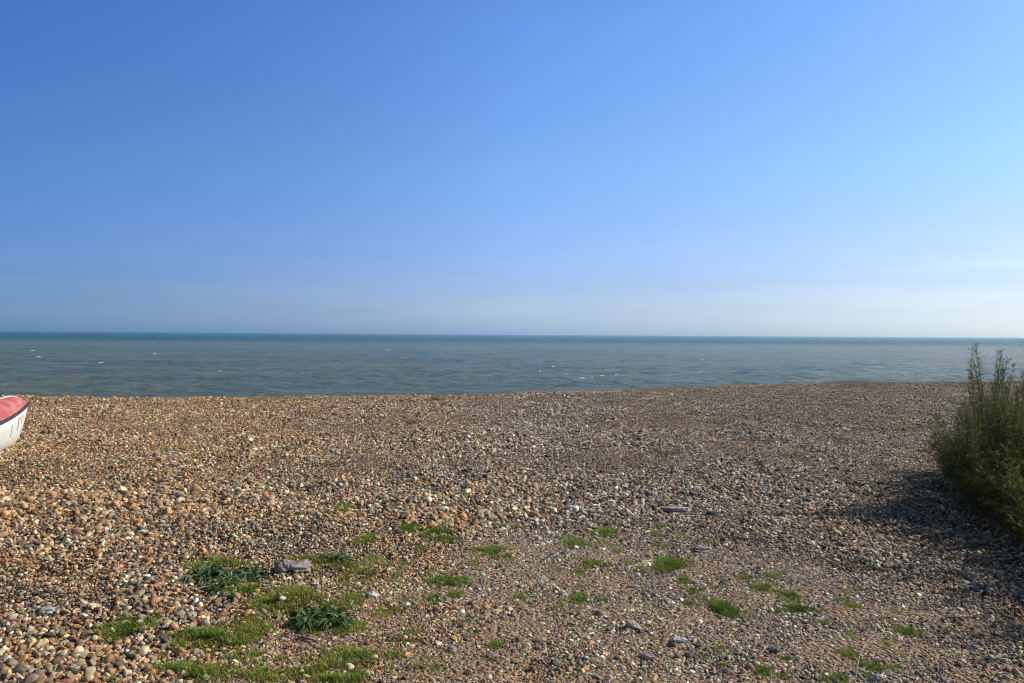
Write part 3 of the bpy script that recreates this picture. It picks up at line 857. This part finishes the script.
# ------------------------------------------------------------------ tamarisk bush
def make_bush():
    r = np.random.default_rng(21)
    root = empty('tamarisk_bush', (5.3, 6.6, 0))
    tag(root, 'feathery dark green tamarisk bush at the right edge with plumes rising above the horizon', 'bush')
    base = np.array([5.3, 6.6, 0.0])
    # left edge of the rooted area as a function of y
    def left(y): return np.interp(y, [3.6, 4.6, 5.5, 6.1, 7.0, 8.0, 9.1, 9.6], [4.1, 3.75, 3.85, 3.95, 4.25, 4.62, 5.1, 5.9])
    stems = []
    n = 0
    while n < 620:
        y = r.uniform(3.8, 9.2); x = r.uniform(3.6, 6.8)
        l = left(y)
        if x < l: continue
        if x > l + 1.3 and r.random() < 0.5: continue
        inner = min(1, (x - l) / 0.9)
        h = r.uniform(0.55, 0.98) * (0.72 + 0.50 * inner)
        if y < 5.7 and inner > 0.3: h *= 1.45
        ang = math.atan2(0.25 * (y - 6.6) , (x - 5.7)) + r.normal(0, 0.75)
        lean = r.uniform(0.10, 0.47) * (1.25 - 0.6 * inner)
        if inner < 0.5 and r.random() < 0.6: ang = math.pi + r.normal(0, 0.5)
        stems.append((x, y, h, ang, lean, r.uniform(0, 1)))
        n += 1
    for _ in range(150):                      # low sprays along the outer edge
        y = r.uniform(4.2, 9.3); x = left(y) + r.uniform(-0.02, 0.25)
        stems.append((x, y, r.uniform(0.22, 0.5), math.pi + r.normal(0, 0.6), r.uniform(0.3, 0.9), r.uniform(0, 0.8)))
    # the plumes that stand out above the rest
    for px, py, D, lean in [(974, 347, 7.4, -.02), (979, 352, 7.45, .03), (984, 360, 7.3, .05), (969, 362, 7.5, -.06), (990, 366, 7.2, .02), (963, 385, 7.4, -.1),
                            (1003, 373, 7.3, .02), (1012, 365, 7.6, .03), (1020, 377, 7.4, 0), (1030, 362, 7.4, 0), (958, 398, 7.5, -.12), (976, 372, 7.3, 0), (996, 385, 7.2, 0),
                            (971, 352, 7.35, -.04), (977, 356, 7.5, .0), (981, 368, 7.3, .04), (967, 372, 7.5, -.08), (987, 378, 7.35, .06), (973, 381, 7.3, -.03), (1008, 381, 7.4, .03), (1000, 392, 7.3, 0), (1016, 390, 7.5, .02), (985, 392, 7.4, 0), (945, 420, 7.6, -.15), (1045, 370, 7.3, 0), (950, 410, 7.3, -.12)]:
        d = ray(px, py); t = D / d.y
        tx, tz = d.x * t, EYE + d.z * t
        stems.append((tx - lean + 0.12, D, tz + 0.05, math.pi if lean < 0 else 0.0, abs(lean) + 0.06, 0.7))
    for _ in range(90):                       # the dense crown under the plumes
        px = r.uniform(948, 1075); D = r.uniform(6.7, 7.9)
        py = 386 + max(0, 985 - px) * 0.9 + r.uniform(-6, 26)
        d = ray(px, py); t = D / d.y
        stems.append((d.x * t + 0.14, D, EYE + d.z * t, math.pi + r.normal(0, 0.8), r.uniform(0.08, 0.2), r.uniform(0.2, 0.9)))
    V, F_, T, k = [], [], [], 0
    SV, SF, sk = [], [], 0
    for si, (x, y, h, ang, lean, tone) in enumerate(stems):
        tall = si >= 770
        m = 9
        tt = np.linspace(0, 1, m)
        bx, by = math.cos(ang), math.sin(ang)
        sx = x + bx * lean * h * tt ** 1.6 + 0.015 * np.sin(tt * 7 + si)
        sy = y + by * lean * h * tt ** 1.6 + 0.015 * np.cos(tt * 6 + si)
        gz = float(ground_z(x, y))
        sz = gz - 0.02 + h * (tt - 0.10 * lean * tt ** 2)
        pts = np.stack([sx, sy, sz], 1) - base
        v, f = tube([tuple(q) for q in pts], [0.0042 * (1 - 0.85 * t_) + 0.0006 for t_ in tt], 4)
        SV.append(np.array(v)); SF.append(np.array(f) + sk); sk += len(v)
        # side twigs, each a curved feather of tiny scale leaves
        nt_ = 46 if not tall else (200 if si < 774 or 786 <= si < 792 else 110 if si < 797 else 70)
        ti = r.random(nt_) ** 0.8 * 0.97 + 0.02
        ti = np.clip(ti, 0.02, 1)
        px = np.interp(ti, tt, pts[:, 0]); py = np.interp(ti, tt, pts[:, 1]); pz = np.interp(ti, tt, pts[:, 2])
        az = r.uniform(0, 2 * np.pi, nt_)
        tl = r.uniform(0.08, 0.21, nt_) * (1.2 - 0.72 * ti)
        if tall: tl = r.uniform(0.05, 0.13, nt_) * (1.25 - 0.7 * ti)
        el = r.uniform(0.3, 1.1, nt_)
        dirx, diry, dirz = np.cos(az) * np.cos(el), np.sin(az) * np.cos(el), np.sin(el)
        nn = 19
        u = np.linspace(0.06, 1.0, nn)
        u = u[None, :] + r.uniform(-0.03, 0.03, (nt_, nn))
        X = px[:, None] + dirx[:, None] * tl[:, None] * u
        Y = py[:, None] + diry[:, None] * tl[:, None] * u
        Z = pz[:, None] + dirz[:, None] * tl[:, None] * u - 0.25 * tl[:, None] * u ** 2 * np.cos(el)[:, None]
        X, Y, Z = X.ravel(), Y.ravel(), Z.ravel()
        c = len(X)
        a2 = r.uniform(0, 2 * np.pi, c); e2 = r.uniform(-0.1, 1.3, c); l2 = r.uniform(0.012, 0.030, c)
        ex, ey, ez = np.cos(a2) * np.cos(e2) * l2, np.sin(a2) * np.cos(e2) * l2, np.sin(e2) * l2
        w = 0.0025 if not tall else 0.0016
        if tall: ex, ey, ez = ex * 0.75, ey * 0.75, ez * 0.75
        wx, wy = -np.sin(a2) * w, np.cos(a2) * w
        v = np.stack([np.stack([X - wx, Y - wy, Z], 1), np.stack([X + wx, Y + wy, Z], 1), np.stack([X + ex, Y + ey, Z + ez], 1)], 1).reshape(-1, 3)
        f = np.arange(c * 3).reshape(-1, 3) + k
        tw = np.repeat(np.clip(0.25 + 0.45 * tone * 1.0 + r.normal(0, 0.12, nt_), 0, 1), nn)
        V.append(v); F_.append(f); T.append(np.repeat(tw, 3)); k += len(v)
    me = np_mesh('foliage', np.concatenate(V), np.concatenate(F_), smooth=False)
    a = me.attributes.new('tint', 'FLOAT', 'POINT'); a.data.foreach_set('value', np.concatenate(T).astype(np.float32))
    mat = leaf_material('tamarisk_foliage', [(0.0, (0.05, 0.065, 0.018)), (0.5, (0.13, 0.155, 0.035)), (1.0, (0.30, 0.31, 0.07))], 0.3, 0.6)
    link_mesh('foliage', me, mat, root)
    bm_, nt2, b = new_mat('tamarisk_bark'); b.inputs['Base Color'].default_value = (0.085, 0.05, 0.032, 1); b.inputs['Roughness'].default_value = 0.8
    link_mesh('branches', np_mesh('branches', np.concatenate(SV), np.concatenate(SF)), bm_, root)
    print('bush tris', k // 3)
make_bush()

# ------------------------------------------------------------------ dinghy pulled up on the shingle
def painted(name, c0, c1, lo=0.45, hi=0.6, scale=7.0, rough=0.55):
    m, nt, b = new_mat(name); L = nt.links
    tc = N(nt, 'ShaderNodeTexCoord')
    n1 = N(nt, 'ShaderNodeTexNoise', Scale=scale, Detail=6.0, Roughness=0.7)
    L.new(tc.outputs['Object'], n1.inputs['Vector'])
    r1 = ramp(nt, [(lo, c0), (hi, c1)]); L.new(n1.outputs['Fac'], r1.inputs[0])
    L.new(r1.outputs[0], b.inputs['Base Color']); b.inputs['Roughness'].default_value = rough
    return m

def make_boat():
    root = empty('rowing_boat', (-6.84, 11.0, -0.015), R(4))
    tag(root, 'white rowing boat with faded red foredeck and black rubbing strip at the left edge', 'boat')
    LN = 3.7
    # local frame: +y forward, bow tip at y=0, stern at y=-LN
    def half(t):       # half beam at the sheer, t = 0 bow .. 1 stern
        return 0.70 * (math.sin(min(1, t * 1.25) * math.pi / 2) ** 0.96) * (1 - 0.16 * max(0, t - 0.6) / 0.4) + 0.015
    def sheer(t): return 0.47 + 0.13 * (1 - t) ** 2.2
    def keel(t): return 0.03 + 0.57 * max(0, 1 - t / 0.21) ** 1.9 * 0.90
    ST = [0, .012, .03, .055, .085, .12, .17, .23, .3, .4, .5, .6, .7, .8, .9, 1.0]
    prof = [(0, 0), (.3, .015), (.6, .07), (.8, .2), (.9, .42), (.96, .7), (1.0, 1.0)]
    vs, fs = [], []
    rows = []
    for t in ST:
        h, s, k = half(t), sheer(t), keel(t)
        pr = []
        for a, b in reversed(prof): pr.append((-h * a, -LN * t, k + (s - k) * b))
        for a, b in prof[1:]: pr.append((h * a, -LN * t, k + (s - k) * b))
        # raked stem: the lower the point the farther aft
        rows.append(len(vs)); vs += pr
    m = len(prof) * 2 - 1
    for i in range(len(ST) - 1):
        for j in range(m - 1):
            a, b = rows[i] + j, rows[i + 1] + j
            fs.append((a, a + 1, b + 1, b))
    bm = bmesh.new()
    bv = [bm.verts.new(v) for v in vs]
    for f in fs: bm.faces.new([bv[i] for i in f])
    bm.faces.new([bv[rows[-1] + j] for j in range(m)])       # transom
    bm.faces.new([bv[rows[0] + j] for j in reversed(range(m))])
    bmesh.ops.recalc_face_normals(bm, faces=bm.faces)
    me = bpy.data.meshes.new('hull'); bm.to_mesh(me); bm.free()
    white = painted('weathered_white_paint', (0.44, 0.41, 0.33), (0.70, 0.68, 0.60), 0.28, 0.47, 9.0)
    hull = link_mesh('hull', me, white, root)
    sol = hull.modifiers.new('thickness', 'SOLIDIFY'); sol.thickness = 0.016; sol.offset = -1
    me.polygons.foreach_set('use_smooth', np.ones(len(me.polygons), dtype=bool))
    # rubbing strip round the sheer
    dark = painted('black_rubber', (0.03, 0.028, 0.03), (0.06, 0.05, 0.05))
    for sgn in (-1, 1):
        pts = [(sgn * (half(t) + 0.012), -LN * t + (0.012 if t == 0 else 0), sheer(t) - 0.004) for t in ST]
        v, f = tube(pts, [0.021] * len(pts), 8)
        link_mesh('rubbing_strip', np_mesh('rubbing_strip', v, f), dark, root)
    # cambered foredeck, faded red
    dv, df, n = [], [], 14
    DT = [0.0, .012, .03, .055, .085, .12, .16, .20, .25, .31, .38, .46]
    for t in DT:
        h, s = half(t) - 0.004, sheer(t) + 0.006
        rise = 0.155 * min(1, (t / 0.05)) ** 0.6 * min(1, h / 0.16)
        for j in range(n + 1):
            u = -1 + 2 * j / n
            dv.append((h * u, -LN * t, s + rise * (1 - abs(u) ** 2.6)))
    for i in range(len(DT) - 1):
        for j in range(n):
            a, b = i * (n + 1) + j, (i + 1) * (n + 1) + j
            df.append((a, a + 1, b + 1, b))
    k = len(dv)
    t = DT[-1]; h, s = half(t) - 0.004, sheer(t) + 0.006
    last = [(len(DT) - 1) * (n + 1) + j for j in range(n + 1)]
    low = []
    for j in range(n + 1):
        u = -1 + 2 * j / n; dv.append((h * u, -LN * t, s - 0.02)); low.append(k + j)
    for j in range(n): df.append((last[j], last[j + 1], low[j + 1], low[j]))
    red = painted('faded_red_paint', (0.44, 0.06, 0.045), (0.56, 0.24, 0.20), 0.40, 0.66, 6.0, 0.5)
    deck = link_mesh('foredeck', np_mesh('foredeck', dv, df), red, root)
    # pale worn cap along the ridge of the deck
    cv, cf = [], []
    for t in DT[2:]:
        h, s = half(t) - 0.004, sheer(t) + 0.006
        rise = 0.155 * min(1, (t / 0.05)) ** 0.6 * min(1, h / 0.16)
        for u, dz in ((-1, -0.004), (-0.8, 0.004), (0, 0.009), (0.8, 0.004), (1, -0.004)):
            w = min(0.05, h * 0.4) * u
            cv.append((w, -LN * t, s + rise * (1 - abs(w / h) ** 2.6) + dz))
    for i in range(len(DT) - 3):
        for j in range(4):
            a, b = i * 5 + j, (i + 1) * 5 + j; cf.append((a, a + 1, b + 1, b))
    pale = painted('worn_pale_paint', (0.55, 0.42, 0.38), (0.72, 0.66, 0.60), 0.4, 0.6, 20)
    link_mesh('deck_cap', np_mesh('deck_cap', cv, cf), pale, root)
    # cleat on the deck
    zc = sheer(.13) + 0.155 + 0.02
    bm = bmesh.new()
    for c, s in (((0, 0, 0.012), (0.025, 0.05, 0.024)), ((0, 0, 0.034), (0.028, 0.16, 0.02))):
        bmesh.ops.create_cube(bm, size=1, matrix=Matrix.Translation(c) @ Matrix.Diagonal((*s, 1)))
    bmesh.ops.bevel(bm, geom=bm.edges[:], offset=0.005, segments=2, affect='EDGES')
    me = bpy.data.meshes.new('cleat'); bm.to_mesh(me); bm.free()
    cl = link_mesh('cleat', me, dark, root); cl.location = (-0.06, -LN * .15, zc - 0.008)
    # thwarts and inner floor
    wood = painted('thwart_wood', (0.22, 0.14, 0.08), (0.36, 0.25, 0.15), 0.3, 0.7, 12)
    for t in (0.5, 0.78):
        bm = bmesh.new(); h = half(t) - 0.02
        bmesh.ops.create_cube(bm, size=1, matrix=Matrix.Diagonal((2 * h, 0.22, 0.025, 1)))
        me = bpy.data.meshes.new('thwart'); bm.to_mesh(me); bm.free()
        o = link_mesh('thwart', me, wood, root); o.location = (0, -LN * t, sheer(t) - 0.14)
    # painted registration strokes on the starboard bow, following the hull side
    def side(t, b, off=0.004):
        h, s, k = half(t), sheer(t), keel(t)
        ks = [q[1] for q in prof]; hs = [q[0] for q in prof]
        return (h * float(np.interp(b, ks, hs)) + off, -LN * t, k + (s - k) * b)
    grey = painted('faded_lettering', (0.22, 0.22, 0.23), (0.45, 0.44, 0.42), 0.4, 0.6, 30)
    def mark(strokes):
        lv, lf, base = [], [], None
        for t0, b0, t1, b1, wt, wb in strokes:
            k = len(lv)
            for q in range(5):
                f_ = q / 4; t_ = t0 + (t1 - t0) * f_; b_ = b0 + (b1 - b0) * f_
                lv.append(side(t_ - wt, b_ - wb)); lv.append(side(t_ + wt, b_ + wb))
            for q in range(4): lf.append((k + 2 * q, k + 2 * q + 1, k + 2 * q + 3, k + 2 * q + 2))
        bm = bmesh.new(); bv = [bm.verts.new(v) for v in lv]
        for f in lf: bm.faces.new([bv[i] for i in f])
        bmesh.ops.remove_doubles(bm, verts=bm.verts, dist=0.012)
        me = bpy.data.meshes.new('painted_letter'); bm.to_mesh(me); bm.free()
        link_mesh('painted_letter', me, grey, root)
    mark([(.20, .52, .20, .80, .0045, 0), (.20, .80, .168, .80, 0, .028)])
    mark([(.145, .62, .130, .84, .004, 0)])
    mark([(.29, .45, .29, .76, .003, 0)])
make_boat()
